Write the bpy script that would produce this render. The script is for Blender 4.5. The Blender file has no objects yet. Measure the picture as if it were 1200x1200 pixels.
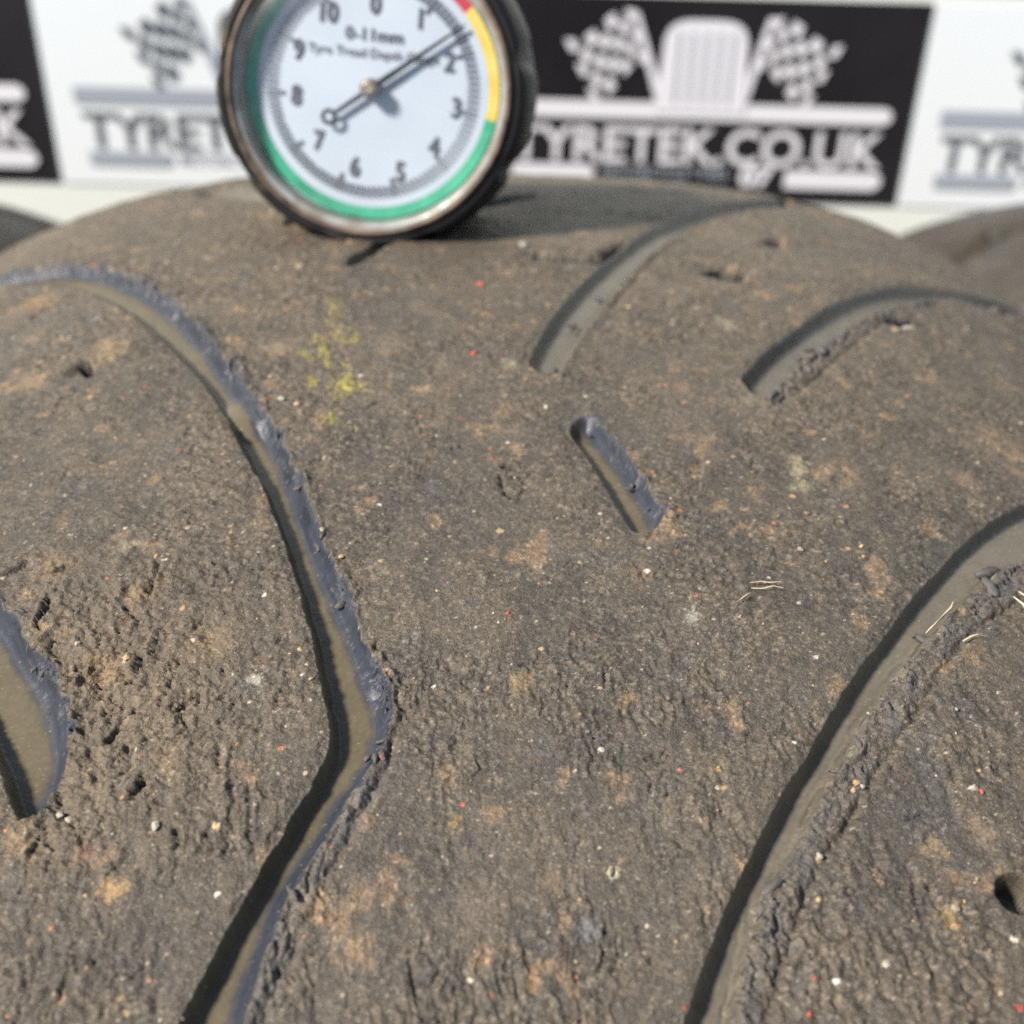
import bpy, math, random
import numpy as np
from mathutils import Vector, Matrix

scene = bpy.context.scene
C = scene.collection
R_ = math.radians

# ------------------------------------------------------------------ camera
FPX = 1725.0                    # focal length in units of a 1200 pixel frame
PITCH = math.atan(FPX / 2208.0)
ROLL = R_(1.6)
RT = 0.315                      # outer radius of the tyre, crown at the origin
LC = 0.26                       # camera to the far edge of the tread
_dep = PITCH - math.atan((600 - 205) / FPX)
CAM = Vector((0.004, RT * math.sin(_dep) - LC * math.cos(_dep),
              RT * math.cos(_dep) - RT + LC * math.sin(_dep)))
_fw = Vector((0, math.cos(PITCH), -math.sin(PITCH)))
_r0 = Vector((1, 0, 0)); _u0 = Vector((0, math.sin(PITCH), math.cos(PITCH)))
_rt = _r0 * math.cos(ROLL) + _u0 * math.sin(ROLL)
_up = _u0 * math.cos(ROLL) - _r0 * math.sin(ROLL)
cam_d = bpy.data.cameras.new('camera'); cam = bpy.data.objects.new('camera', cam_d)
C.objects.link(cam); scene.camera = cam
cam.matrix_world = Matrix(((_rt.x, _up.x, -_fw.x, CAM.x), (_rt.y, _up.y, -_fw.y, CAM.y),
                           (_rt.z, _up.z, -_fw.z, CAM.z), (0, 0, 0, 1)))
cam_d.sensor_width = 36.0; cam_d.lens = 36.0 * FPX / 1200
cam_d.clip_start = 0.005; cam_d.clip_end = 200
cam_d.dof.use_dof = True
cam_d.dof.focus_distance = 0.117
cam_d.dof.aperture_fstop = 34.0

# ------------------------------------------------------------------ light
SUN = Vector((-0.64, -0.32, 0.70)).normalized()       # towards the sun
w = bpy.data.worlds.new('World'); scene.world = w; w.use_nodes = True
nt = w.node_tree; bgn = nt.nodes['Background']
sky = nt.nodes.new('ShaderNodeTexSky'); sky.sky_type = 'NISHITA'; sky.sun_disc = False
sky.sun_elevation = math.asin(SUN.z); sky.sun_rotation = math.atan2(SUN.x, SUN.y)
nt.links.new(sky.outputs[0], bgn.inputs[0]); bgn.inputs[1].default_value = 0.07
sl = bpy.data.lights.new('sun', 'SUN'); sl.energy = 5.0; sl.angle = R_(9); sl.color = (1.0, 0.93, 0.83)
so = bpy.data.objects.new('sun', sl); C.objects.link(so)
so.rotation_euler = (-SUN).to_track_quat('-Z', 'Y').to_euler()
so.location = SUN * 3
vs = scene.view_settings
vs.view_transform = 'Standard'; vs.look = 'None'; vs.gamma = 1; vs.use_curve_mapping = False
vs.exposure = 0.82
scene.cycles.use_denoising = False

# ------------------------------------------------------------------ helpers
def tag(o, label=None, cat=None, group=None, kind=None):
    if label: o['label'] = label
    if cat: o['category'] = cat
    if group: o['group'] = group
    if kind: o['kind'] = kind
    return o

def empty(name, mat=None):
    o = bpy.data.objects.new(name, None); C.objects.link(o); o.empty_display_size = 0.02
    if mat is not None: o.matrix_world = mat
    return o

def link(name, me, parent=None, mat=None):
    o = bpy.data.objects.new(name, me); C.objects.link(o)
    if parent: o.parent = parent
    if mat is not None:
        me.materials.clear(); me.materials.append(mat)
    return o

def mesh(name, V, F, mat=None, parent=None, smooth=False):
    me = bpy.data.meshes.new(name); me.from_pydata([tuple(v) for v in V], [], [tuple(f) for f in F]); me.update()
    if smooth: me.shade_smooth()
    return link(name, me, parent, mat)

def grid_mesh(name, P, closed_u=False, closed_v=False):
    """P: (nu, nv, 3) array -> quad mesh"""
    nu, nv = P.shape[:2]
    me = bpy.data.meshes.new(name)
    me.vertices.add(nu * nv); me.vertices.foreach_set('co', P.reshape(-1).astype(np.float32))
    iu = np.arange(nu if closed_u else nu - 1); iv = np.arange(nv if closed_v else nv - 1)
    a, b = np.meshgrid(iu, iv, indexing='ij'); a2 = (a + 1) % nu; b2 = (b + 1) % nv
    q = np.stack([a * nv + b, a2 * nv + b, a2 * nv + b2, a * nv + b2], -1).reshape(-1, 4)
    n = len(q)
    me.loops.add(n * 4); me.loops.foreach_set('vertex_index', q.reshape(-1).astype(np.int32))
    me.polygons.add(n); me.polygons.foreach_set('loop_start', (np.arange(n) * 4).astype(np.int32))
    me.polygons.foreach_set('use_smooth', np.ones(n, bool))
    me.update(calc_edges=True); me.validate()
    return me

_tabs = {}
def vn(x, y, seed=0):
    """smooth value noise in -1..1"""
    if seed not in _tabs: _tabs[seed] = np.random.RandomState(seed + 11).uniform(-1, 1, (256, 256)).astype(np.float32)
    T = _tabs[seed]
    xi = np.floor(x).astype(np.int32); yi = np.floor(y).astype(np.int32)
    fx = (x - xi).astype(np.float32); fy = (y - yi).astype(np.float32)
    fx = fx * fx * fx * (fx * (fx * 6 - 15) + 10); fy = fy * fy * fy * (fy * (fy * 6 - 15) + 10)
    x0 = xi & 255; x1 = (xi + 1) & 255; y0 = yi & 255; y1 = (yi + 1) & 255
    a = T[x0, y0]; b = T[x1, y0]; c = T[x0, y1]; d = T[x1, y1]
    return (a + (b - a) * fx) * (1 - fy) + (c + (d - c) * fx) * fy

def fbm(x, y, seed, oct=4, gain=0.5):
    r = 0; amp = 1; tot = 0
    for i in range(oct):
        ca, sa = math.cos(0.6 * i), math.sin(0.6 * i)
        r = r + amp * vn((x * ca - y * sa) * 2 ** i, (x * sa + y * ca) * 2 ** i, seed + i); tot += amp; amp *= gain
    return r / tot

def sstep(a, b, x):
    t = np.clip((x - a) / (b - a), 0, 1); return t * t * (3 - 2 * t)

class Mat:
    """small node-material helper"""
    def __init__(s, name, col=(.5, .5, .5), rough=.5, metal=0., spec=.5):
        s.m = bpy.data.materials.new(name); s.m.use_nodes = True; s.nt = s.m.node_tree
        s.b = s.nt.nodes['Principled BSDF']
        s.b.inputs['Base Color'].default_value = (*col, 1); s.b.inputs['Roughness'].default_value = rough
        s.b.inputs['Metallic'].default_value = metal; s.b.inputs['Specular IOR Level'].default_value = spec
    def n(s, t, **kw):
        nd = s.nt.nodes.new(t)
        for k, v in kw.items(): setattr(nd, k, v)
        return nd
    def l(s, a, b): s.nt.links.new(a, b)
    def noise(s, scale, detail=4, rough=.55):
        tc = s.n('ShaderNodeTexCoord'); nz = s.n('ShaderNodeTexNoise')
        nz.inputs['Scale'].default_value = scale; nz.inputs['Detail'].default_value = detail
        nz.inputs['Roughness'].default_value = rough
        s.l(tc.outputs['Object'], nz.inputs['Vector']); return nz.outputs['Fac']
    def ramp(s, fac, stops):
        r = s.n('ShaderNodeValToRGB'); e = r.color_ramp.elements
        while len(e) < len(stops): e.new(0.5)
        for i, (p, c) in enumerate(stops): e[i].position = p; e[i].color = (*c, 1)
        s.l(fac, r.inputs[0]); return r.outputs[0]
    def bump(s, fac, strength, dist):
        b = s.n('ShaderNodeBump'); b.inputs['Strength'].default_value = strength; b.inputs['Distance'].default_value = dist
        s.l(fac, b.inputs['Height']); s.l(b.outputs[0], s.b.inputs['Normal']); return b

def worn(name, c1, c2, scale, rough=(.4, .7), metal=0., lo=.4, hi=.62):
    m = Mat(name, c1, metal=metal); f = m.noise(scale, 5)
    m.l(m.ramp(f, [(lo, c1), (hi, c2)]), m.b.inputs['Base Color'])
    r = m.ramp(f, [(lo, (rough[0],) * 3), (hi, (rough[1],) * 3)]); m.l(r, m.b.inputs['Roughness'])
    m.bump(f, .25, .0004)
    return m.m

# ------------------------------------------------------------------ survey helpers (photo measurement -> point in the place)
def ray(px, py):
    return (_rt * ((px - 600) / FPX) - _up * ((py - 600) / FPX) + _fw)

# tyre cross-section: superellipse crown, arc-length table
PA, PB, PN = 0.090, 0.050, 3.0
_x = np.sin(np.linspace(0, math.pi / 2, 4000)) * PA
_d = PB * (1 - np.clip(1 - (_x / PA) ** PN, 0, 1) ** (1 / PN))
_s = np.concatenate([[0], np.cumsum(np.hypot(np.diff(_x), np.diff(_d)))])
SMAX = float(_s[-1])
_tx = np.gradient(_x, _s); _td = np.gradient(_d, _s)

def prof(s):
    a = np.abs(s); sg = np.sign(s)
    return sg * np.interp(a, _s, _x), np.interp(a, _s, _d), sg * np.interp(a, _s, _td), np.interp(a, _s, _tx)

def surf(th, s, h=0.0):
    """point(s) of the tread: angle, arc length across, height along the normal"""
    x, d, nx, nr = prof(s)
    rho = RT - d + h * nr
    return np.stack([x + h * nx, rho * np.sin(th), rho * np.cos(th) - RT], -1)

def normal(th, s):
    x, d, nx, nr = prof(s)
    return Vector((float(nx), float(nr * math.sin(th)), float(nr * math.cos(th))))

def hit(px, py):
    """where the sight line of a photo pixel meets the tread -> (u = RT*theta, s) in mm; past the edge: extrapolated"""
    for yy in range(0, 200, 2):
        d = ray(px, py + yy)
        t = np.linspace(0.02, 0.6, 3000)
        X = CAM.x + t * d.x; Y = CAM.y + t * d.y; Z = CAM.z + t * d.z + RT
        dd = np.interp(np.abs(X), _x, _d, right=9.)
        g = np.hypot(Y, Z) - (RT - dd)
        k = np.nonzero(g < 0)[0]
        if len(k): break
    else:
        raise ValueError((px, py))
    k = k[0]; f = g[k - 1] / (g[k - 1] - g[k]) if k else 0
    tt = t[k - 1] + (t[k] - t[k - 1]) * f
    X = CAM.x + tt * d.x; Y = CAM.y + tt * d.y; Z = CAM.z + tt * d.z + RT
    s = math.copysign(float(np.interp(abs(X), _x, _s)), X)
    return 1000 * RT * math.atan2(Y, Z), 1000 * s

_hit0 = hit; _hc = {}
def hit(px, py):
    k = (px, py)
    if k not in _hc: _hc[k] = _hit0(px, py)
    return _hc[k]
def hits(pts): return np.array([hit(*p) for p in pts])

def resample(pl, step=1.2):
    """smooth polyline (Chaikin) then even spacing"""
    p = np.array(pl, float)
    for _ in range(2):
        q = np.empty((2 * len(p) - 2, 2)); q[0::2] = .75 * p[:-1] + .25 * p[1:]; q[1::2] = .25 * p[:-1] + .75 * p[1:]
        p = np.vstack([p[:1], q, p[-1:]])
    L = np.concatenate([[0], np.cumsum(np.hypot(*np.diff(p, axis=0).T))])
    n = max(3, int(L[-1] / step)); t = np.linspace(0, L[-1], n)
    return np.stack([np.interp(t, L, p[:, 0]), np.interp(t, L, p[:, 1])], 1)

def pdist(U, S, pl, reach=9.0):
    """signed distance (left of the line positive) and run along it; only near the line"""
    out = np.full(U.shape, 99., np.float32); run = np.zeros(U.shape, np.float32); sgn = np.ones(U.shape, np.float32)
    lo = pl.min(0) - reach; hi = pl.max(0) + reach
    m = (U > lo[0]) & (U < hi[0]) & (S > lo[1]) & (S < hi[1])
    u = U[m]; s = S[m]; best = np.full(u.shape, 1e9, np.float32); br = np.zeros(u.shape, np.float32); bs = np.ones(u.shape, np.float32)
    L = 0.
    for i in range(len(pl) - 1):
        a = pl[i]; b = pl[i + 1]; e = b - a; ll = float(e @ e); ln = math.sqrt(ll)
        t0 = ((u - a[0]) * e[0] + (s - a[1]) * e[1]) / ll
        t = np.clip(t0, 0, 1)
        dx = u - a[0] - t * e[0]; dy = s - a[1] - t * e[1]; d2 = dx * dx + dy * dy
        k = d2 < best
        best = np.where(k, d2, best); br = np.where(k, L + t * ln, br)
        cr = (s - a[1]) * e[0] - (u - a[0]) * e[1]
        bs = np.where(k, np.sign(cr), bs); L += ln
    out[m] = np.sqrt(best); run[m] = br; sgn[m] = bs
    return out, sgn, run

# ------------------------------------------------------------------ materials
def tread_material(name):
    m = Mat(name, (.08, .075, .07), .8, spec=.45)
    ca = m.n('ShaderNodeVertexColor', layer_name='Col')
    fine = m.noise(5200, 3, .7); mid = m.noise(1900, 4, .65)
    mixv = m.n('ShaderNodeMix', data_type='RGBA', blend_type='MULTIPLY'); mixv.inputs[0].default_value = 1.0
    m.l(ca.outputs['Color'], mixv.inputs[6])
    gr = m.ramp(fine, [(.30, (.66, .66, .66)), (.5, (.97, .97, .97)), (.72, (1.7, 1.64, 1.52))])
    # the smooth groove rubber takes much less of the grain (alpha of Col = how worn the rubber is)
    mg = m.n('ShaderNodeMix', data_type='RGBA'); mg.inputs[6].default_value = (1, 1, 1, 1)
    m.l(ca.outputs['Alpha'], mg.inputs[0]); m.l(gr, mg.inputs[7])
    m.l(mg.outputs[2], mixv.inputs[7]); m.l(mixv.outputs[2], m.b.inputs['Base Color'])
    mr = m.n('ShaderNodeMapRange'); mr.inputs[3].default_value = .36; mr.inputs[4].default_value = .52
    m.l(ca.outputs['Alpha'], mr.inputs[0]); m.l(mr.outputs[0], m.b.inputs['Roughness'])
    add = m.n('ShaderNodeMath', operation='ADD'); m.l(fine, add.inputs[0]); m.l(mid, add.inputs[1])
    b = m.bump(add.outputs[0], 1.0, .00016)
    ms = m.n('ShaderNodeMapRange'); ms.inputs[3].default_value = .12; ms.inputs[4].default_value = 1.0
    m.l(ca.outputs['Alpha'], ms.inputs[0]); m.l(ms.outputs[0], b.inputs['Strength'])
    return m.m
M_tread = tread_material('worn_tread_rubber')
M_side = worn('sidewall_rubber', (.028, .028, .029), (.06, .054, .047), 60, (.45, .7))
M_shred = worn('torn_rubber', (.045, .045, .048), (.115, .10, .085), 500, (.5, .75))
M_case = worn('gauge_case_black', (.010, .010, .011), (.10, .082, .05), 140, (.45, .7), lo=.58, hi=.74)
M_case.node_tree.nodes['Principled BSDF'].inputs['Specular IOR Level'].default_value = .25
M_ring = worn('gauge_ring_worn', (.045, .034, .028), (.20, .145, .11), 420, (.5, .7), metal=.15, lo=.35, hi=.7)
M_rim = worn('crystal_rim_plastic', (.27, .28, .27), (.17, .155, .13), 260, (.2, .5))
M_dial = Mat('dial_card', (.45, .495, .565), .55).m
M_ink = Mat('dial_ink', (.07, .07, .085), .6).m
M_green = worn('band_green', (.008, .24, .13), (.03, .33, .20), 300, (.4, .6))
M_yellow = worn('band_yellow', (.55, .38, .03), (.60, .45, .10), 300, (.4, .6))
M_red = Mat('band_red', (.45, .03, .05), .5).m
M_needle = Mat('needle_black', (.012, .012, .014), .75, spec=.15).m
M_brass = worn('hub_brass', (.16, .12, .09), (.30, .24, .17), 900, (.35, .5), metal=.5)
M_steel = worn('probe_steel', (.20, .19, .18), (.32, .31, .30), 500, (.3, .45), metal=.9)
M_straw = worn('straw', (.50, .40, .25), (.62, .52, .36), 900, (.6, .8))
M_board = worn('board_white', (.82, .85, .80), (.79, .82, .78), 6, (.45, .6))
M_pwhite = worn('print_white', (.84, .88, .90), (.81, .86, .89), 8, (.4, .55))
M_pblack = worn('print_black', (.009, .008, .011), (.013, .011, .015), 12, (.45, .6))
M_plilac = Mat('print_pale', (.80, .79, .84), .5).m
M_pgrey = Mat('print_grey', (.36, .40, .46), .5).m
M_pdark = Mat('print_dark', (.10, .11, .13), .5).m
M_ground = worn('ground_concrete', (.26, .25, .23), (.34, .33, .30), 14, (.8, .9))

def glass():
    m = bpy.data.materials.new('crystal_clear'); m.use_nodes = True; t = m.node_tree
    t.nodes.remove(t.nodes['Principled BSDF'])
    out = t.nodes['Material Output']
    tr = t.nodes.new('ShaderNodeBsdfTransparent'); tr.inputs[0].default_value = (.93, .95, .96, 1)
    gl = t.nodes.new('ShaderNodeBsdfGlossy'); gl.inputs['Roughness'].default_value = .08
    mx = t.nodes.new('ShaderNodeMixShader')
    
    tc = t.nodes.new('ShaderNodeTexCoord'); nz = t.nodes.new('ShaderNodeTexNoise'); nz.inputs['Scale'].default_value = 110; nz.inputs['Detail'].default_value = 5
    mp = t.nodes.new('ShaderNodeMapRange'); mp.inputs[1].default_value = .4; mp.inputs[2].default_value = .75; mp.inputs[3].default_value = .04; mp.inputs[4].default_value = .17
    t.links.new(tc.outputs['Object'], nz.inputs['Vector']); t.links.new(nz.outputs['Fac'], mp.inputs[0]); t.links.new(mp.outputs[0], mx.inputs[0])
    gl.inputs['Roughness'].default_value = .22
    t.links.new(tr.outputs[0], mx.inputs[1]); t.links.new(gl.outputs[0], mx.inputs[2])
    t.links.new(mx.outputs[0], out.inputs[0]); return m
M_glass = glass()

# ------------------------------------------------------------------ the setting
GZ = -2 * RT
g = mesh('ground', [(-6, -4, GZ), (6, -4, GZ), (6, 6, GZ), (-6, 6, GZ)], [(0, 1, 2, 3)], M_ground)
tag(g, kind='structure')

# ------------------------------------------------------------------ the worn tyre
def groove(left, right, depth, wl, wr, col, colr=None, cap0=False, cap1=False, rag=.25, ragl=.05, humps=(), wc=1.6, strip=0., srel=1., scol=(.105, .097, .088), s0=None):
    return dict(left=left, right=right, depth=depth, wl=wl, wr=wr, col=col, colr=colr or col, cap0=cap0, cap1=cap1,
                rag=rag, ragl=ragl, humps=humps, wc=wc, strip=strip, srel=srel, scol=scol, s0=s0)

OLIVE = (.100, .083, .052); DUST = (.118, .104, .080); SKY_SHEEN = (.030, .034, .048); GREY = (.100, .090, .073)  # bluish tone of the right groove walls is sky sheen painted in
GROOVES = [
 # long S groove on the left
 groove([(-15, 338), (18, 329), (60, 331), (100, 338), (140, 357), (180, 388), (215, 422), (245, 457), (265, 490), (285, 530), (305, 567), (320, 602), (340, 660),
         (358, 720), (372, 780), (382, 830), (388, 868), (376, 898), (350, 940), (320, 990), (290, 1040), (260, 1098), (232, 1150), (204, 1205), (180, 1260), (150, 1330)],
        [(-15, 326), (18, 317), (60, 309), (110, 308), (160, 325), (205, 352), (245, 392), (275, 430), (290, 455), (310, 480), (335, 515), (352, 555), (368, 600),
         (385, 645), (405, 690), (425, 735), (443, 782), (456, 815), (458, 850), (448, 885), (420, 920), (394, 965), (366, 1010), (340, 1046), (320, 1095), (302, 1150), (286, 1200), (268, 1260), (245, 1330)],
        1.75, .8, 1.5, OLIVE, SKY_SHEEN, rag=.75, ragl=.10, humps=[((298, 474), 3.6, .72)], strip=1.5, srel=.15, s0=(448, 885)),
 # short groove cut by the left frame edge
 groove([(-60, 740), (-30, 835), (-8, 880), (5, 918), (13, 948), (18, 962)],
        [(-60, 590), (-25, 650), (0, 697), (22, 720), (43, 760), (67, 795), (80, 828), (87, 880), (77, 917), (55, 948), (28, 966)],
        2.0, .8, 1.9, OLIVE, SKY_SHEEN, cap1=True, rag=.65, ragl=.1, wc=1.2),
 # curved groove above the middle
 groove([(612, 430), (625, 404), (645, 370), (670, 340), (700, 311), (725, 290), (750, 272), (785, 256), (820, 244), (860, 236), (910, 231)],
        [(656, 444), (668, 416), (690, 385), (710, 356), (735, 326), (760, 301), (790, 278), (818, 264), (852, 252), (895, 245), (940, 243)],
        1.6, 1.4, 2.0, GREY, GREY, cap0=True, rag=.28, wc=1.4),
 # long arc on the right
 groove([(862, 448), (885, 421), (915, 395), (950, 370), (985, 350), (1020, 338), (1060, 333), (1100, 337), (1150, 348), (1200, 362), (1260, 385)],
        [(900, 474), (918, 447), (945, 421), (975, 397), (1005, 377), (1040, 362), (1075, 352), (1110, 352), (1150, 360), (1200, 375), (1260, 399)],
        1.8, 1.3, 1.2, GREY, GREY, cap0=True, rag=.5, wc=1.0, strip=1.2, srel=.7),
 # short straight slot in the centre
 groove([(660, 497), (684, 530), (709, 570), (729, 605), (746, 633)],
        [(692, 480), (716, 508), (741, 538), (761, 566), (777, 590), (784, 610)],
        1.5, .75, 1.5, OLIVE, SKY_SHEEN, cap0=True, cap1=True, rag=.60, wc=1.3),
 # wide sweeping groove lower right
 groove([(1290, 555), (1240, 572), (1200, 588), (1160, 608), (1120, 642), (1080, 686), (1040, 736), (1000, 790), (970, 840), (940, 890), (910, 940), (885, 990),
         (860, 1040), (836, 1100), (816, 1150), (796, 1210), (780, 1260), (760, 1330)],
        [(1290, 640), (1240, 648), (1200, 656), (1165, 672), (1140, 700), (1110, 728), (1085, 757), (1060, 784), (1040, 812), (1015, 848), (990, 892), (970, 922),
         (955, 952), (940, 985), (915, 1022), (898, 1048), (888, 1080), (880, 1115), (870, 1150), (858, 1200), (845, 1260), (825, 1330)],
        1.7, .9, .6, DUST, DUST, rag=.75, ragl=.06, strip=1.7, srel=.45),
 # dark slot the probe of the gauge goes into
 groove([(402, 306), (420, 293), (450, 276), (500, 255), (560, 238)], [(412, 315), (440, 297), (466, 282), (512, 262), (565, 246)],
        2.0, 1.0, 1.0, GREY, GREY, cap0=True, rag=.2, wc=1.0),
 # faint groove near the far edge, left of the gauge
 groove([(228, 222), (260, 219), (300, 220), (340, 226)], [(222, 231), (260, 232), (300, 236), (340, 245)],
        2.0, 1.6, 1.6, GREY, GREY, cap0=True, rag=.2, wc=1.0),
]
# raised smeared lips beside the worn edges: (line, width mm, height mm, side crease depth)
CREASES = [
 ([(1200, 700), (1150, 730), (1118, 765), (1095, 802), (1065, 850), (1032, 897), (1006, 940), (985, 985), (962, 1012), (946, 1050), (931, 1090), (915, 1140), (897, 1200), (880, 1260)], .35, .45),
 ([(462, 855), (455, 895), (432, 940), (403, 990), (380, 1036), (358, 1081), (335, 1130), (312, 1180), (290, 1240)], .32, .40),
 ([(86, 895), (70, 930), (48, 965), (30, 990)], .25, .3),
 ([(1035, 376), (1000, 405), (960, 440), (925, 468), (905, 478)], .35, .4),
 ([(775, 598), (768, 618), (758, 640)], .2, .2),
 ([(716, 362), (740, 332), (775, 296), (800, 280)], .3, .3),
]
# gashes and pits: line, width mm, depth mm
GASHES = [
 ([(620, 296), (660, 299), (700, 301), (722, 299)], 1.2, 1.6), ([(712, 299), (730, 293), (738, 286)], 2.4, 2.4),
 ([(838, 312), (858, 319), (882, 320)], 1.9, 2.0), ([(903, 285), (922, 284)], 1.8, 1.8),
 ([(92, 430), (103, 427), (110, 424)], 1.3, 2.0), ([(586, 546), (598, 543), (608, 550)], .40, .8), ([(592, 572), (602, 582), (614, 580)], .45, .9), ([(590, 556), (588, 566), (594, 574)], .3, .5), ([(612, 556), (616, 566), (622, 572)], .3, .4),
 ([(508, 519), (530, 523), (545, 521)], .35, .35), ([(640, 608), (665, 603), (690, 606)], .22, .4),
 ([(1038, 374), (1055, 374), (1072, 376)], 1.2, 1.3),
 ([(0, 672), (22, 664), (30, 655)], .4, .6), ([(58, 668), (76, 664), (90, 656)], .4, .6), ([(40, 740), (48, 712), (60, 696)], .5, .7),
 ([(182, 652), (188, 664), (180, 680), (178, 696)], .40, .6), ([(146, 710), (158, 718), (168, 725)], .35, .6), ([(92, 803), (112, 800), (134, 806)], .3, .5),
 ([(70, 870), (58, 888), (45, 900)], .25, .3), ([(122, 872), (136, 856), (142, 851)], .45, .7), ([(150, 940), (158, 924), (172, 914)], .40, .6),
 ([(205, 968), (214, 984), (208, 998)], .35, .5), ([(205, 836), (214, 826), (220, 822)], .4, .6), ([(160, 760), (172, 776), (160, 792)], .5, .5),
 ([(120, 826), (128, 850), (150, 858)], .2, .3), ([(30, 1010), (44, 985), (60, 960)], .2, .3), ([(210, 1002), (200, 1040)], .2, .3),
 ([(680, 860), (690, 856), (705, 862)], .22, .35), ([(706, 806), (712, 780)], .2, .3), ([(606, 778), (622, 776)], .2, .3),
 ([(985, 545), (1000, 560), (1010, 565)], .2, .2), ([(430, 478), (445, 470)], .3, .3), ([(1060, 960), (1085, 950), (1100, 955)], .2, .25),
]
HOLE = (1194, 1047)
# stains: centre, radius mm (u, s), colour, strength
STAINS = [
 ((610, 800), 1.5, 1.2, (.24, .17, .085), .55), ((735, 820), 1.2, .9, (.26, .17, .08), .6), ((545, 880), 1.0, .9, (.20, .17, .11), .5),
 ((534, 965), .9, .6, (.36, .22, .06), .5), ((250, 752), 2.5, 2.2, (.22, .155, .085), .55), ((130, 1040), 1.2, 1.2, (.40, .26, .12), .65),
 ((380, 960), .8, .8, (.26, .25, .2), .5), ((717, 1020), .55, .5, (.50, .47, .33), .9), ((625, 1145), 1.4, .8, (.28, .17, .09), .6),
 ((645, 1035), 1.6, 1.0, (.20, .145, .09), .55), ((726, 936), .6, .6, (.30, .20, .14), .6), ((812, 725), 1.2, .8, (.34, .33, .28), .75), ((300, 798), .7, .7, (.36, .35, .28), .7),
 ((935, 545), 2.4, 1.3, (.30, .26, .16), .60), ((995, 555), 3.0, 1.3, (.23, .155, .085), .55), ((1095, 995), 1.7, 1.3, (.27, .19, .11), .6), ((1110, 1075), 1.0, 1.0, (.30, .21, .09), .6),
 ((1150, 975), 1.5, 1.3, (.25, .18, .12), .55), ((40, 355), 3.5, 3.5, (.26, .17, .08), .6), ((130, 408), 3.0, 2.2, (.30, .21, .12), .65), ((325, 408), 2.5, 2.0, (.26, .19, .12), .6),
 ((455, 405), 2.5, 1.6, (.21, .165, .12), .45), ((60, 665), 2.0, 2.5, (.22, .145, .075), .55), ((120, 790), 2.5, 2.0, (.24, .16, .08), .5), ((170, 690), 2.2, 1.5, (.20, .14, .07), .4),
 ((850, 380), 1.8, 1.3, (.34, .30, .22), .55), ((800, 455), 1.8, 1.3, (.25, .16, .10), .5), ((600, 425), 1.6, 1.4, (.30, .26, .17), .45), ((880, 470), 1.8, 1.0, (.28, .24, .15), .4),
 ((100, 1000), 1.2, 1.2, (.26, .12, .07), .4), ((1170, 520), 3.5, 2.5, (.24, .165, .10), .5), ((1130, 560), 2.0, 1.5, (.25, .17, .11), .5), ((940, 570), 1.2, 1.2, (.33, .30, .18), .5),
 ((600, 505), 1.4, 2.0, (.19, .15, .11), .4), ((690, 1090), 1.2, 1.0, (.20, .20, .21), .5), ((180, 560), 1.4, .8, (.28, .19, .09), .5), ((150, 640), 1.0, 1.0, (.30, .26, .17), .6),
 ((840, 900), 2.0, 1.6, (.19, .155, .09), .45), ((780, 950), 2.0, 1.6, (.18, .145, .09), .40), ((560, 1060), 2.4, 1.6, (.17, .13, .10), .4),
]
YELLOW = [([(390, 352), (388, 372), (396, 390), (400, 398)], 1.0), ([(410, 385), (416, 402)], .7), ([(370, 395), (378, 412), (383, 428)], 1.1), ([(358, 412), (366, 418)], .8), ([(363, 440), (368, 450)], .7),
          ([(393, 448), (405, 452), (424, 457)], 2.2), ([(400, 440), (404, 452), (402, 462)], 1.6), ([(374, 487), (384, 489), (390, 494)], .7), ([(405, 426), (408, 430)], .6), ([(378, 478), (392, 488)], .4), ([(408, 500), (411, 501)], .4)]

def to_mm(g):
    g = dict(g); g['L'] = resample(hits(g['left'])); g['Rr'] = resample(hits(g['right'])); return g

def smooth_floor(t):
    t = np.clip(t, 0, 1); return np.sin(t * math.pi / 2) ** 1.15

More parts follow.
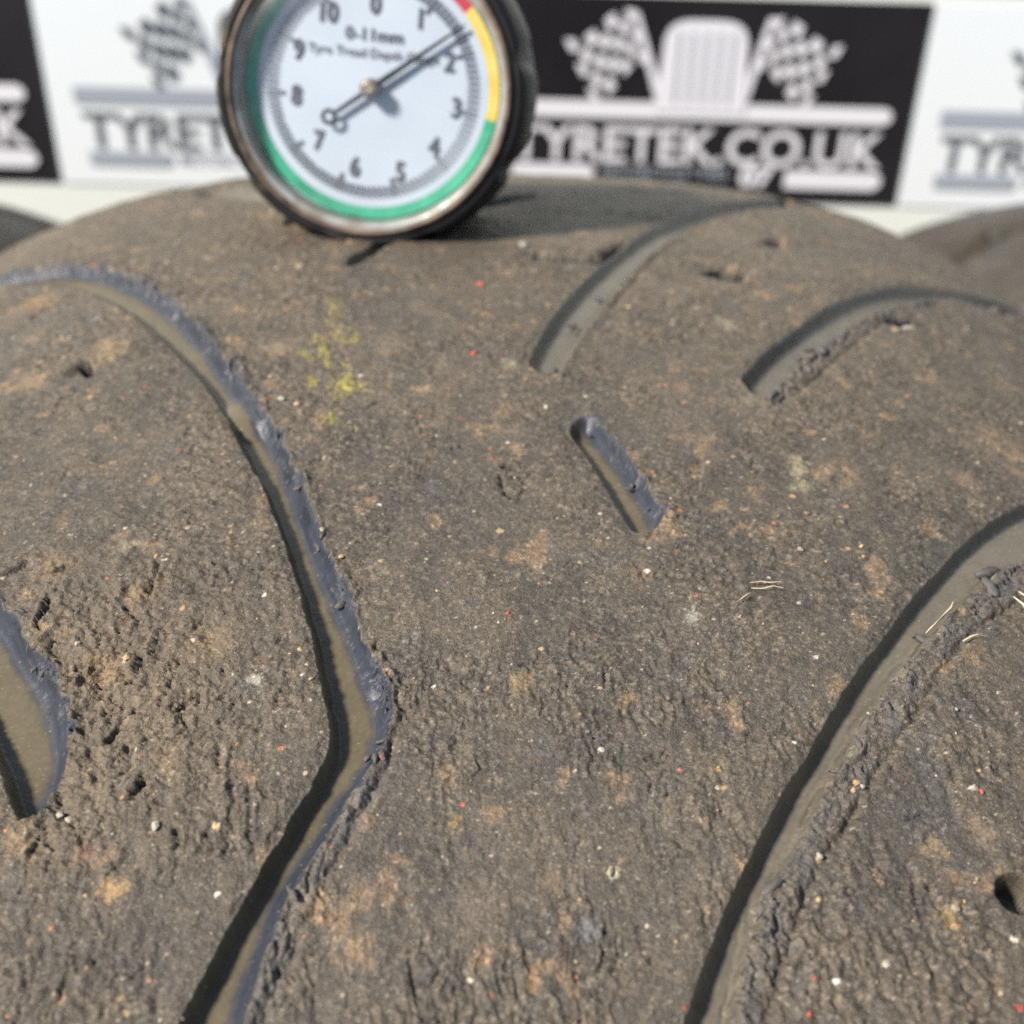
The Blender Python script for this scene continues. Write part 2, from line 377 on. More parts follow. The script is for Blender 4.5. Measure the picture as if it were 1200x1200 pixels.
def tread_fields(U, S, grooves, detail=True):
    """height (mm) and colour (rgba) of the worn tread over coordinates in mm"""
    U = U.astype(np.float32); S = S.astype(np.float32)
    n_big = fbm(U / 11, S / 11, 1, 3); n_med = fbm(U / 3.2, S / 3.2, 5, 3); n_sm = fbm(U / .9, S / .9, 9, 3)
    # abraded scales: ridged, stretched along the direction of travel, warped
    wu = U + 1.2 * vn(U / 2.6, S / 2.6, 20); ws = S + .9 * vn(U / 2.2, S / 2.2, 21) + .10 * U
    r1 = 1 - np.abs(vn(wu / 2.6, ws / .85, 22)); r2 = 1 - np.abs(vn(wu / 1.1 + 7, ws / .48, 23))
    r3 = 1 - np.abs(vn(U / .42, S / .34, 24))
    cell = np.abs(vn(U / .60 + .4 * n_sm, S / .5, 25))
    near = sstep(18, -42, U)                                # more scaly where the tread is most scrubbed
    patch = sstep(-.25, .35, n_big)
    gr = vn(U / .20, S / .20, 26)
    g1 = vn(U / .62 + .5 * n_sm, S / .52 + .5 * n_med, 90); g2 = vn(U / .33 + .6 * g1, S / .29, 91); g3 = vn(U / .17, S / .17, 92)
    flake = sstep(-.05, .12, vn(wu / .95, ws / .70, 93)) * .5 + sstep(-.04, .10, vn(wu / .50 + 4, ws / .42, 94)) * .5      # flaky, step-edged scabs
    rough = .22 + .78 * sstep(-.45, .45, fbm(U / 6.5, S / 5, 97, 3) + .25 * n_sm)
    # wrinkles: long across the travel in the far part, along it in the near part
    wx = U + .9 * vn(U / 2.1, S / 2.1, 98) + .35 * vn(U / .7, S / .7, 99); wy = S + .9 * vn(U / 2.0 + 9, S / 2.0, 100) + .35 * vn(U / .7 + 3, S / .7, 101)
    wx = .6 * wx + .4 * U; wy = .6 * wy + .4 * S
    wr_f = 1 - np.abs(vn(wx / .50 + wy / 6, wy / 1.9, 102)); wr_n = 1 - np.abs(vn(wx / 2.5, wy / .52 + wx / 4, 103))
    wrk = wr_f * (1 - near) + wr_n * near
    step_f = sstep(-.03, .06, vn(wx / .75, wy / 1.7, 104)); step_n = sstep(-.03, .06, vn(wx / 2.0, wy / .95, 105))
    stp = step_f * (1 - near) + step_n * near
    stp2 = sstep(-.04, .06, vn(wx / .40 + 6, wy / .85, 111)) * (1 - near) + sstep(-.04, .06, vn(wx / .95 + 6, wy / .50, 112)) * near
    tearl = np.abs(vn(wx / 2.2 + 2, wy / 2.6, 106) + .12 * vn(U / .5, S / .5, 107))
    tears = sstep(.055, .0, tearl) * sstep(.15, .5, vn(U / 3.2, S / 3.2 + 8, 108))
    h = .26 * n_big + .13 * n_med + .05 * n_sm + rough * ((.21 + .07 * near) * (wrk - .7) + .13 * (stp - .5) + .10 * (stp2 - .5) + .035 * g1 + .035 * g2 + .022 * g3 + .04 * (flake - .5)) - .26 * tears
    pit = sstep(.50, .80, vn(U / 1.15 + 3, S / .9, 27) + .25 * g1)
    h = h - .14 * pit * patch * rough
    # colour
    m = np.clip(.38 + .26 * n_big + .24 * n_med + .30 * n_sm + .30 * sstep(-10, 80, U), 0, 1)[..., None]
    col = np.array((.052, .047, .041)) * (1 - m) + np.array((.125, .099, .069)) * m
    sl = sstep(.30, .75, fbm(U / 5, S / 4, 40, 3))[..., None]
    col = col * (1 - .4 * sl) + np.array((.074, .073, .072)) * .4 * sl
    tan = sstep(.36, .66, fbm(U / 3.6 + 9, S / 3, 44, 4))[..., None]
    col = col * (1 - .45 * tan) + np.array((.27, .175, .10)) * .45 * tan
    br = (.55 * g2 + .45 * g3 + .35 * vn(U / .26 + 5, S / .26, 95))[..., None]
    col = col * np.clip(1.0 + (.25 + .30 * rough[..., None]) * br + 1.3 * np.clip(br - .32, 0, 1), .4, 2.8)
    worn_a = np.ones(U.shape, np.float32)
    if detail:
        # chunked zone left of the S groove
        c0 = hit(120, 800); zone = np.exp(-(((U - c0[0]) / 17) ** 2 + ((S - c0[1]) / 12) ** 2))
        rr = fbm(U / 2.4, S / 2.0, 50, 4, .6)
        ck_ = np.abs(vn(U / 2.6 + .8 * n_med, S / 1.7 + .8 * n_sm, 55))
        h = h + zone * (.50 * rr - .22 * sstep(.05, .45, np.abs(rr)) + .16 * (stp - .5) - .45 * sstep(.10, .0, ck_) * sstep(-.1, .3, n_med + n_big) + .25 * flake)
        col = col * (1 - .35 * zone[..., None]) + np.array((.17, .125, .075)) * .35 * zone[..., None]
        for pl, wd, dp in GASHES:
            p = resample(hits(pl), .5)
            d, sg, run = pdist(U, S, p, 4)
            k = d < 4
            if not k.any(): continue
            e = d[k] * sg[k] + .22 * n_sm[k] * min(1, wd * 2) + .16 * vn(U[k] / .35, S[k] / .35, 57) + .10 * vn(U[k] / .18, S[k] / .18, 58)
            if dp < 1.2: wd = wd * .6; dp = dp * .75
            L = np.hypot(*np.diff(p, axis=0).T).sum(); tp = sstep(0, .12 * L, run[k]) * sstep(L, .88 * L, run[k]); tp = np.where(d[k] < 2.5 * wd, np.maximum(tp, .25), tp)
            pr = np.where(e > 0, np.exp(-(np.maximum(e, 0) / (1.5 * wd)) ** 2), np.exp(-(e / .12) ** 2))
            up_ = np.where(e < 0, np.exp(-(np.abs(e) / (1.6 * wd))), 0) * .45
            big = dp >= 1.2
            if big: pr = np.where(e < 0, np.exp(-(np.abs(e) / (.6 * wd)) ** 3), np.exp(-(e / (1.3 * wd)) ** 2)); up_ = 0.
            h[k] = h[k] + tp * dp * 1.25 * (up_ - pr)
            fb = ((.9 if big else .45) * tp * sstep(.04 if big else .4, .4 if big else .8, pr))[..., None]                 # shade inside the cut, painted into the colour
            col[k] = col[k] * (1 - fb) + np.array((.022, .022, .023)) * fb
        for pl, wd, dp in CREASES:
            p = resample(hits(pl), .8)
            d, sg, run = pdist(U, S, p, 4); k = d < 4
            if not k.any(): continue
            dd = np.abs(d[k] * sg[k] + .22 * vn(U[k] / .8, S[k] / .8, 58) + .12 * vn(U[k] / .3, S[k] / .3, 59))
            h[k] -= 1.15 * dp * np.exp(-(dd / wd) ** 2) * (.75 + .25 * vn(run[k] / 2.5, run[k] * 0, 60))
        for (px, py), ru, rs, c, a in STAINS:
            u0, s0 = hit(px, py)
            d = np.hypot((U - u0) / ru, (S - s0) / rs) + .75 * n_sm + .35 * gr
            f = (a * sstep(1.1, .15, d))[..., None]
            col = col * (1 - f) + np.array(c) * f
        for pl, wd in YELLOW:
            p = resample(hits(pl), .4); d, sg, run = pdist(U, S, p, 5)
            f = (.36 * sstep(.9, .0, d / (.75 * wd) + .9 * vn(U / 2.6 - S / 5, S / .42 + U / 9, 110) + .4 * n_sm + 1.1 * gr))[..., None]
            col = col * (1 - f) + np.array((.42, .37, .06)) * f
    # specks of grit colour
    for seed, cs, dens, pal in ((1, .95, .18, ((.36, .31, .23), (.44, .40, .33), (.32, .25, .16), (.27, .23, .18))),
                                (2, 3.6, .28, ((.44, .09, .06), (.42, .17, .09), (.36, .13, .10), (.40, .22, .10))),
                                (3, 4.6, .45, ((.52, .48, .38), (.45, .33, .18), (.40, .24, .12), (.60, .58, .54))),
                                (4, .6, .35, ((.03, .03, .03), (.025, .024, .022), (.035, .03, .025), (.30, .28, .24)))):
        rs = np.random.RandomState(700 + seed); T = rs.uniform(0, 1, (5, 256, 256)).astype(np.float32)
        a = np.floor(U / cs).astype(np.int32) & 255; b = np.floor(S / cs).astype(np.int32) & 255
        fu = U / cs - np.floor(U / cs); fs = S / cs - np.floor(S / cs)
        rad = (.025 + .13 * T[2][a, b] ** 3) * (1.0 if cs < 2 else .33)
        d = np.hypot(fu - .25 - .5 * T[0][a, b], fs - .25 - .5 * T[1][a, b]) + .05 * vn(U / cs * 7, S / cs * 7, 30 + seed)
        on = (T[3][a, b] < dens)
        f = sstep(1.25, .75, d / rad) * on
        pc = np.array(pal)[(T[4][a, b] * 3.999).astype(int)]
        f = f[..., None] * .9
        col = col * (1 - f) + pc * f
        if seed in (2, 3): h = h + .05 * f[..., 0]
    # grooves
    for g in grooves:
        L, Rr = g['L'], g['Rr']
        dl, sl_, rl = pdist(U, S, L, 14); dr, sr_, rr_ = pdist(U, S, Rr, 14)
        k = (dl < 14) & (dr < 14)
        if not k.any(): continue
        # which side is inside: sign at the middle of the right line
        mid = Rr[len(Rr) // 2]
        side = pdist(np.array([mid[0]]), np.array([mid[1]]), L, 50)[1][0]
        mid2 = L[len(L) // 2]; side2 = pdist(np.array([mid2[0]]), np.array([mid2[1]]), Rr, 50)[1][0]
        u = U[k]; s = S[k]
        rag = g['rag']
        nz = vn(u / 1.9, s / 1.9, 70) + .6 * vn(u / .7, s / .7, 71) + .35 * vn(u / .28, s / .28, 72)
        a = dl[k] * sl_[k] * side + g['ragl'] * nz
        b = dr[k] * sr_[k] * side2; b = b + rag * nz * np.exp(-np.maximum(b, 0) / .6) * (.7 + .5 * vn(rr_[k] / 6., rr_[k] * 0, 73))
        e = np.full(u.shape, 99., np.float32)
        def cap(p, q, inner):
            ex = q - p; nrm = np.array((-ex[1], ex[0])) / max(1e-6, math.hypot(*ex))
            if (np.array(inner) - p) @ nrm < 0: nrm = -nrm
            return (u - p[0]) * nrm[0] + (s - p[1]) * nrm[1]
        if g['cap0']: e = np.minimum(e, cap(L[0], Rr[0], .5 * (L[3] + Rr[3])) + .1 * nz)
        if g['cap1']: e = np.minimum(e, cap(L[-1], Rr[-1], .5 * (L[-4] + Rr[-4])) + .1 * nz)
        wid = np.maximum(a, 0) + np.maximum(b, 0) + 1e-3
        e = e - .32 * wid * np.clip((np.maximum(a, 0) - np.maximum(b, 0)) / wid, -1, 1) ** 2          # rounded ends
        ins = sstep(-.05, .15, np.minimum(np.minimum(a, b), e))
        fl = smooth_floor(a / np.minimum(g['wl'], .42 * wid)); fr = smooth_floor(b / np.minimum(g['wr'], .55 * wid)); fe = smooth_floor(e / g['wc'])
        # narrow ends are shallower
        dep = g['depth'] * np.minimum(1, wid / (.8 * (g['wl'] + g['wr'])))
        f = fl * fr * fe
        for (hp, hr, ha) in g['humps']:
            hu, hs = hit(*hp); f = f * (1 - ha * np.exp(-(np.hypot(u - hu, s - hs) / hr) ** 4))
        hg = -dep * f + .02 * vn(u / 1.5, s / 1.5, 75)
        tear = np.exp(-(b / .55) ** 2)                       # torn lip
        lip = tear * (.20 * nz + .14) * min(1.3, rag / .35)
        edge_wear = np.exp(-(np.minimum(np.abs(a), 3) / .5) ** 2) * -.12
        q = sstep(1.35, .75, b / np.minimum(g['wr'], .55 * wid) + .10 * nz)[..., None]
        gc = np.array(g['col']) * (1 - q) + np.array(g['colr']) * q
        gc = gc * (1 + .10 * vn(u / 2.5, s / 2.5, 76)[..., None] + .10 * vn(u / .3, s / .3, 77)[..., None])
        stk = vn(rr_[k] / 3.5, b / .22, 87) * sstep(1.7, .5, b) * sstep(.2, .5, rag)
        hg = hg + .12 * stk
        gc = gc * (1 - .55 * np.clip(stk, 0, 1))[..., None]
        sp = sstep(.86, .95, vn(u / .15, s / .15, 78))[..., None] * .5
        gc = gc * (1 - sp) + np.array((.26, .23, .18)) * sp
        h[k] = (h[k] * (1 - ins) + hg * ins) + lip + edge_wear * (1 - ins)
        if g['strip']:
            sw = g['strip'] * (1 + .35 * vn(rr_[k] / 4., rr_[k] * 0, 81))
            bm_ = sstep(.25, -.1, b) * sstep(-sw - .25, -sw + .15, b) * (1 - ins)
            if g['s0']:
                u0, s0_ = hit(*g['s0']); bm_ = bm_ * sstep(u0 + 2, u0 - 3, u)
            tor = 1 - np.abs(vn(rr_[k] / 2.6 + .5 * nz, b / .55 + .4 * nz, 82)); tor2 = 1 - np.abs(vn(rr_[k] / 1.0, b / .30, 83))
            h[k] += g['srel'] * bm_ * (.12 + .38 * (tor - .65) + .16 * (tor2 - .6) - .28 * sstep(.45, .7, vn(rr_[k] / 1.4, b / .6, 84)))
            ck = b + .75 + .55 * vn(rr_[k] / 2.2, rr_[k] * 0, 85) + .12 * nz
            h[k] -= .60 * g['srel'] * bm_ * np.exp(-(ck / .13) ** 2) * sstep(-.5, .1, vn(rr_[k] / 3., rr_[k] * 0 + 5, 86))
            bq = (bm_ * (.55 + .35 * nz).clip(0, 1))[..., None]
            col[k] = col[k] * (1 - bq) + np.array(g['scol']) * bq
        f3 = ins[..., None]
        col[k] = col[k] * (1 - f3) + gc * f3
        worn_a[k] = worn_a[k] * (1 - ins) + ins * (.06 + .30 * sstep(.55, .95, a / wid) * min(1., rag * 2.5) + .75 * np.clip(tear * np.clip(nz + .2, 0, 1), 0, 1))
    if detail:
        hu, hs = hit(*HOLE); d = np.hypot(U - hu, S - hs) + .05 * n_sm
        f = sstep(1.75, 1.35, d); h = h * (1 - f) - 3.0 * f
        col = col * (1 - f[..., None]) + np.array((.075, .068, .05)) * f[..., None]; worn_a = worn_a * (1 - .8 * f)
    return h, np.concatenate([np.clip(col, 0, 1), worn_a[..., None]], -1)

def set_col(me, col):
    at = me.color_attributes.new('Col', 'FLOAT_COLOR', 'POINT')
    at.data.foreach_set('color', col.reshape(-1).astype(np.float32))

def sidewalls(parent, R, pa, pb, wide):
    """two sidewalls from the tread edge down to the bead, with a raised band"""
    for sd in (-1, 1):
        prf = [(pa * 1.0 + .0006, pb - .004), (pa * 1.004, pb + .006), (pa * .995, pb + .014), (pa * 1.0, pb + .016), (pa * .985, pb + .026), (pa * .93, pb + .042), (pa * .86, pb + .054),
               (pa * .84, pb + .056), (pa * .83, pb + .062), (pa * .74, pb + .064), (pa * .70, pb + .056), (pa * .80, pb + .030), (pa * .93, pb + .004), (pa * .95, pb - .010)]
        th = np.linspace(0, 2 * math.pi, 160, endpoint=False)
        P = np.array([[(sd * x, (R - d) * math.sin(t), (R - d) * math.cos(t) - R) for x, d in prf] for t in th])
        if sd < 0: P = P[:, ::-1]
        o = link('sidewall', grid_mesh('sidewall', P, True), parent, M_side)

tyre = empty('motorcycle_tyre', Matrix.Translation((0, 0, GZ)))
tag(tyre, 'worn dusty motorcycle tyre filling the foreground, dial gauge standing on it', 'tyre', 'tyres stood in a row')
OFF = Matrix.Translation((0, 0, -GZ))
GM = [to_mm(g) for g in GROOVES]
# rows follow the sight lines down the middle of the tread so that detail is even; the rest of the circle is coarse
def row_theta(py): return hit(600, py)[0] / (1000 * RT)
ys = np.linspace(1262, 215, 56); tv = np.array([row_theta(y) for y in ys])
yy = np.linspace(1262, 215, 960); tfine = np.interp(-yy, -ys, tv)
tend = tfine[-1]; t_more = tend + np.concatenate([np.linspace(0, 1, 60)[1:] * .14, .14 + np.linspace(0, 1, 26)[1:-1] * (2 * math.pi - (tend - tfine[0]) - .14 - .36)])
t_near = tfine[0] - .36 * (np.linspace(1, 0, 120)[:-1]) ** 1.3
t_more = t_more[t_more < tfine[0] - .36 + 2 * math.pi - .02]
TH = np.concatenate([t_near, tfine, t_more])
NV = 1200
tpar = np.linspace(-1, 1, NV)
a_row = np.interp(TH, [tfine[0], tfine[530], tfine[-1]], [.40, .62, .95])
Sg = SMAX * (a_row[:, None] * tpar[None] + (1 - a_row[:, None]) * tpar[None] ** 3) * 1000
Ug = np.repeat(TH[:, None] * RT * 1000, NV, 1)
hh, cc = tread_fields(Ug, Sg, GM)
# rows far outside the view are sparse: keep only relief and colour they can carry
gap = np.maximum(np.diff(TH, append=TH[-1] + .1), np.diff(TH, prepend=TH[0] - .01)) * RT * 1000
keep = np.clip(1.3 / gap, 0, 1)[:, None] ** 1.5
hh = hh * keep; cc[..., :3] = cc[..., :3] * keep[..., None] + np.array((.085, .074, .060)) * (1 - keep[..., None])
fade = sstep(1.0, .93, np.abs(Sg) / (SMAX * 1000)); hh = hh * fade
P = surf(Ug / 1000 / RT, Sg / 1000, hh / 1000)
me = grid_mesh('tread', P, closed_u=True); set_col(me, cc)
tread = link('tread', me, tyre, M_tread); tread.matrix_parent_inverse = OFF
n0 = len(bpy.data.objects)
sw0 = set(bpy.data.objects)
sidewalls(tyre, RT, PA, PB, 1)
for o in set(bpy.data.objects) - sw0: o.matrix_parent_inverse = OFF

_hz = {}
def survey(pix):
    """finished tread height under many photo pixels at once"""
    q = np.array([hit(*p) for p in pix]); a, _ = tread_fields(q[None, :, 0], q[None, :, 1], GM)
    for p, v in zip(q, a[0]): _hz[tuple(p)] = float(v)
def h_at(u, s):
    if (u, s) not in _hz:
        a, _ = tread_fields(np.array([[u]]), np.array([[s]]), GM); _hz[(u, s)] = float(a[0, 0])
    return _hz[(u, s)]
def place(px, py, lift=0.0):
    """point and normal on the finished tread under a photo pixel"""
    u, s = hit(px, py); th = u / 1000 / RT
    hz = h_at(u, s) / 1000
    p = surf(np.array(th), np.array(s / 1000), hz + lift)
    return Vector(p.tolist()), normal(th, s / 1000), th

def blob(rnd, lumps=.3, sub=1):
    import bmesh
    bm = bmesh.new(); bmesh.ops.create_icosphere(bm, subdivisions=sub, radius=1)
    for v in bm.verts: v.co *= 1 + rnd.uniform(-lumps, lumps)
    me = bpy.data.meshes.new('blob'); bm.to_mesh(me); bm.free(); return me
def frame(p, n, spin):
    z = n.normalized(); x = z.orthogonal().normalized(); x = Matrix.Rotation(spin, 3, z) @ x; y = z.cross(x)
    return Matrix(((x.x, y.x, z.x, p.x), (x.y, y.y, z.y, p.y), (x.z, y.z, z.z, p.z), (0, 0, 0, 1)))

rnd = random.Random(5)
def stone_mat(n, c): return worn(n, c, tuple(v * .75 for v in c), 900, (.6, .85))
M_st = [stone_mat('grit_cream', (.32, .26, .17)), stone_mat('grit_white', (.36, .33, .27)), stone_mat('grit_tan', (.42, .28, .15)), stone_mat('grit_red', (.42, .08, .05)), stone_mat('grit_pink', (.50, .30, .22))]
STONES = [((1065, 382), .95, 1), ((1048, 379), .7, 4), ((1050, 388), .6, 0), ((715, 1022), .42, 0), ((1139, 927), .42, 1), ((1149, 929), .34, 3), ((352, 315), .7, 0), ((330, 468), .5, 1), ((348, 474), .45, 4),
          ((183, 970), .40, 1), ((70, 955), .35, 1), ((80, 960), .33, 1), ((595, 720), .26, 3), ((592, 728), .2, 3), ((640, 476), .4, 1), ((613, 287), .7, 1), ((563, 335), .7, 3), ((555, 416), .6, 3),
          ((1004, 918), .36, 2), ((1000, 926), .32, 2), ((1010, 922), .26, 1), ((960, 1005), .28, 1), ((1118, 1066), .4, 0), ((1145, 1030), .22, 0), ((220, 48 + 570), .35, 0), ((938, 645), .4, 0), ((830, 541), .3, 1),
          ((378, 624), .35, 0), ((400, 654), .3, 2), ((365, 797), .25, 0), ((1010, 640), .32, 2), ((1012, 652), .25, 2), ((150, 773), .4, 2), ((92, 758), .3, 1), ((1173, 1165), .38, 0), ((1120, 832), .2, 1), ((953, 1150), .3, 3), ((948, 1190), .35, 3), ((820, 690), .2, 0)]
survey([p for p, *_ in STONES])
for (p, r, k) in STONES:
    me = blob(rnd, .28); o = link('grit_stone', me, tyre, M_st[k])
    pt, n, th = place(*p)
    o.matrix_parent_inverse = OFF
    r = r / 1000 * (.7 if k == 3 else .9)
    o.matrix_basis = frame(pt + n * r * .25, n, rnd.uniform(0, 6)) @ Matrix.Diagonal((r * rnd.uniform(.8, 1.25), r * rnd.uniform(.7, 1.0), r * .6, 1))

# many small crumbs of grit stuck in the scrubbed rubber, too small to pick apart
us = []; rs_ = np.random.RandomState(3)
while len(us) < 600:
    px, py = rs_.uniform(-20, 1220), 230 + 1000 * rs_.uniform(0, 1) ** .8
    us.append((px, py))
uv = np.array([hit(*p) for p in us])
hz, _ = tread_fields(uv[None, :, 0], uv[None, :, 1], GM); hz = hz[0]
octv = np.array([(1, 0, 0), (-.9, .2, 0), (0, 1, 0), (.1, -.8, .1), (0, 0, 1), (0, .1, -1)]); octf = [(0, 2, 4), (2, 1, 4), (1, 3, 4), (3, 0, 4), (2, 0, 5), (1, 2, 5), (3, 1, 5), (0, 3, 5)]
gV = {0: [], 1: [], 2: [], 3: []}
for (u, s), hv in zip(uv, hz):
    if hv < -1.0: continue
    th = u / 1000 / RT; n = normal(th, s / 1000); p = Vector(surf(np.array(th), np.array(s / 1000), hv / 1000).tolist())
    k = rs_.choice(4, p=[.42, .18, .34, .06]); r = .00006 + .00014 * rs_.uniform(0, 1) ** 4
    F = frame(p, n, rs_.uniform(0, 6))
    gV[k].append([F @ Vector(v * r * rs_.uniform(.6, 1.2)) for v in octv])
for k, L in gV.items():
    V = [v for b in L for v in b]; Fc = [tuple(i + 6 * j for i in f) for j in range(len(L)) for f in octf]
    o = mesh('grit', V, Fc, M_st[k], tyre); o.matrix_parent_inverse = OFF; tag(o, kind='stuff')

# torn shreds of rubber along the worn groove edges
SH = [((1162, 664), 1.5), ((1160, 688), 1.2), ((1185, 668), 1.0), ((1092, 742), 1.1), ((1060, 790), .8), ((1005, 868), .8), ((985, 900), .6), ((905, 1040), 1.1), ((896, 1055), 1.2), ((372, 632), .7), ((378, 628), .6), ((398, 700), .7), ((352, 566), .6),
      ((440, 888), .6), ((430, 880), .5), ((448, 860), .5), ((25, 716), .6), ((36, 775), .5), ((48, 780), .5), ((905, 466), 1.2), ((925, 452), 1.1), ((945, 432), 1.2), ((960, 415), 1.0), ((980, 400), 1.0), ((935, 410), .8), ((950, 402), .7),
      ((645, 436), .8), ((650, 425), .7), ((700, 342), .8), ((670, 372), .7), ((672, 378), .6), ((690, 500), .4), ((742, 560), .5), ((738, 564), .4), ((762, 585), .4), ((1060, 372), .9), ((605, 548), .35), ((345, 1052), .6), ((340, 1045), .5)]
survey([p for p, *_ in SH])
for (p, r) in SH:
    me = blob(rnd, .42, 2); me.shade_smooth(); o = link('rubber_shred', me, tyre, M_shred)
    pt, n, th = place(*p); r = r / 1000 * .8
    if h_at(*hit(*p)) < -1.2:
        u, s = hit(*p); pt = Vector(surf(np.array(th), np.array(s / 1000), -.0009).tolist())
    o.matrix_parent_inverse = OFF
    o.matrix_basis = frame(pt + n * r * .05, n, rnd.uniform(0, 6)) @ Matrix.Diagonal((r * rnd.uniform(.9, 1.5), r * rnd.uniform(.35, .6), r * rnd.uniform(.3, .5), 1))

# ------------------------------------------------------------------ neighbouring tyres
def plain_tyre(x, y, R, label, seed, rz):
    t = empty('motorcycle_tyre', Matrix.Translation((x, y, GZ)) @ Matrix.Rotation(rz, 4, 'Z'))
    tag(t, label, 'tyre', 'tyres stood in a row')
    th = np.concatenate([np.linspace(-.8, .8, 220), np.linspace(.8, 2 * math.pi - .8, 50)[1:-1]]); s = np.linspace(-SMAX, SMAX, 140)
    U = np.repeat(th[:, None] * R * 1000, 140, 1); S = np.repeat(s[None] * 1000, len(th), 0)
    gs = []
    for i, u0 in enumerate(np.arange(-120, 340, 62)):
        for sd in (-1, 1):
            off = 0 if sd < 0 else 31
            c = np.array([(u0 + off, 12 * sd), (u0 + off + 14, 30 * sd), (u0 + off + 34, 52 * sd), (u0 + off + 44, 88 * sd)], float)
            gs.append(dict(groove(None, None, 4, 2, 2, GREY, GREY, cap0=True, rag=.3), L=resample(c - (4.5, 0), 3), Rr=resample(c + (4.5, 0), 3)))
    gs.append(dict(groove(None, None, 5, 2, 2, GREY, GREY, rag=.3), L=resample(np.array([(88., -82.), (94., -40.), (92., 0.), (96., 30.)]), 3), Rr=resample(np.array([(99., -82.), (104., -40.), (103., 0.), (107., 30.)]), 3)))
    h, c = tread_fields(U + seed * 500, S + seed * 90, [], False)
    hg, cg = tread_fields(U, S, gs, False)
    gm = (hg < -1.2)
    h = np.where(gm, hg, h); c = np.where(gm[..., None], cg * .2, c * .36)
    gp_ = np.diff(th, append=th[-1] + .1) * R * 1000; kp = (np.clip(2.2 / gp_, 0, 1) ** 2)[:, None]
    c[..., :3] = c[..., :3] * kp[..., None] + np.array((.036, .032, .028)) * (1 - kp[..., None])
    x_, d, nx, nr = prof(s); hm = h * kp / 1000
    rho = R - d[None] + hm * nr[None]
    P = np.stack([x_[None] + hm * nx[None], rho * np.sin(th)[:, None], rho * np.cos(th)[:, None] + R], -1)
    me = grid_mesh('tread', P, True); set_col(me, c)
    link('tread', me, t, M_tread)
    b = set(bpy.data.objects); sidewalls(t, R, PA, PB, 1)
    for o in set(bpy.data.objects) - b: o.matrix_parent_inverse = Matrix.Translation((0, 0, 2 * R))
    return t
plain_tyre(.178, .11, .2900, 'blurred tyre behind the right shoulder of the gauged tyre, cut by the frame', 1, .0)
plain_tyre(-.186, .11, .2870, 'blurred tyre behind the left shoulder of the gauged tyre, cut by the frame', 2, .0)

# ------------------------------------------------------------------ printed board behind the tyres
YB = 0.38
def onb(px, py):
    d = ray(px, py); t = (YB - CAM.y) / d.y; return CAM.x + t * d.x, CAM.z + t * d.z
pX0, _z = onb(562, 140); pX1, _z1 = onb(1069, 140); PW = pX1 - pX0
zt = onb(900, -2)[1]; zb = onb(1043, 240)[1]
board = empty('display_board', Matrix.Translation((0, YB, GZ)))
tag(board, 'white display board printed with black and white chequered flag logo panels behind tyres', 'display board')
def bd(name, V, F, mat, parent=board):
    o = mesh(name, V, F, mat, parent); return o
def rel(x, z, d): return (x, -d, z - GZ)
def rect(name, x0, x1, z0, z1, d, mat, parent=board):
    return bd(name, [rel(x0, z0, d), rel(x1, z0, d), rel(x1, z1, d), rel(x0, z1, d)], [(0, 1, 2, 3)], mat, parent)
def slab(name, x0, x1, z0, z1, y0, y1, mat):
    V = [(x, y, z) for x in (x0, x1) for y in (y0, y1) for z in (z0, z1)]
    return mesh(name, V, [(0, 1, 3, 2), (4, 6, 7, 5), (0, 4, 5, 1), (2, 3, 7, 6), (0, 2, 6, 4), (1, 5, 7, 3)], mat, board)
slab('backing', -.75, .75, 0, .95, 0, .008, M_board)

def text_mesh(txt, size, bold=0.0, sx=1.0, align='LEFT', space=1.0):
    cu = bpy.data.curves.new('t', 'FONT'); cu.body = txt; cu.size = size; cu.offset = bold; cu.align_x = align; cu.resolution_u = 4
    cu.space_character = space
    o = bpy.data.objects.new('t', cu); C.objects.link(o)
    dg = bpy.context.evaluated_depsgraph_get(); me = bpy.data.meshes.new_from_object(o.evaluated_get(dg))
    bpy.data.objects.remove(o); bpy.data.curves.remove(cu)
    return me
def fit_text(name, txt, x0, x1, z0, z1, d, mat, parent, bold=.03):
    """text filling the box x0..x1, z0..z1 on the board"""
    me = text_mesh(txt, 1.0, bold); co = np.empty(len(me.vertices) * 3, np.float32); me.vertices.foreach_get('co', co); co = co.reshape(-1, 3)
    mn = co.min(0); mx = co.max(0)
    X = x0 + (co[:, 0] - mn[0]) / (mx[0] - mn[0]) * (x1 - x0); Z = z0 + (co[:, 1] - mn[1]) / (mx[1] - mn[1]) * (z1 - z0)
    V = [(float(a), -d, float(b) - GZ) for a, b in zip(X, Z)]; F = [tuple(p.vertices) for p in me.polygons]
    bpy.data.meshes.remove(me)
    return mesh(name, V, F, mat, parent)

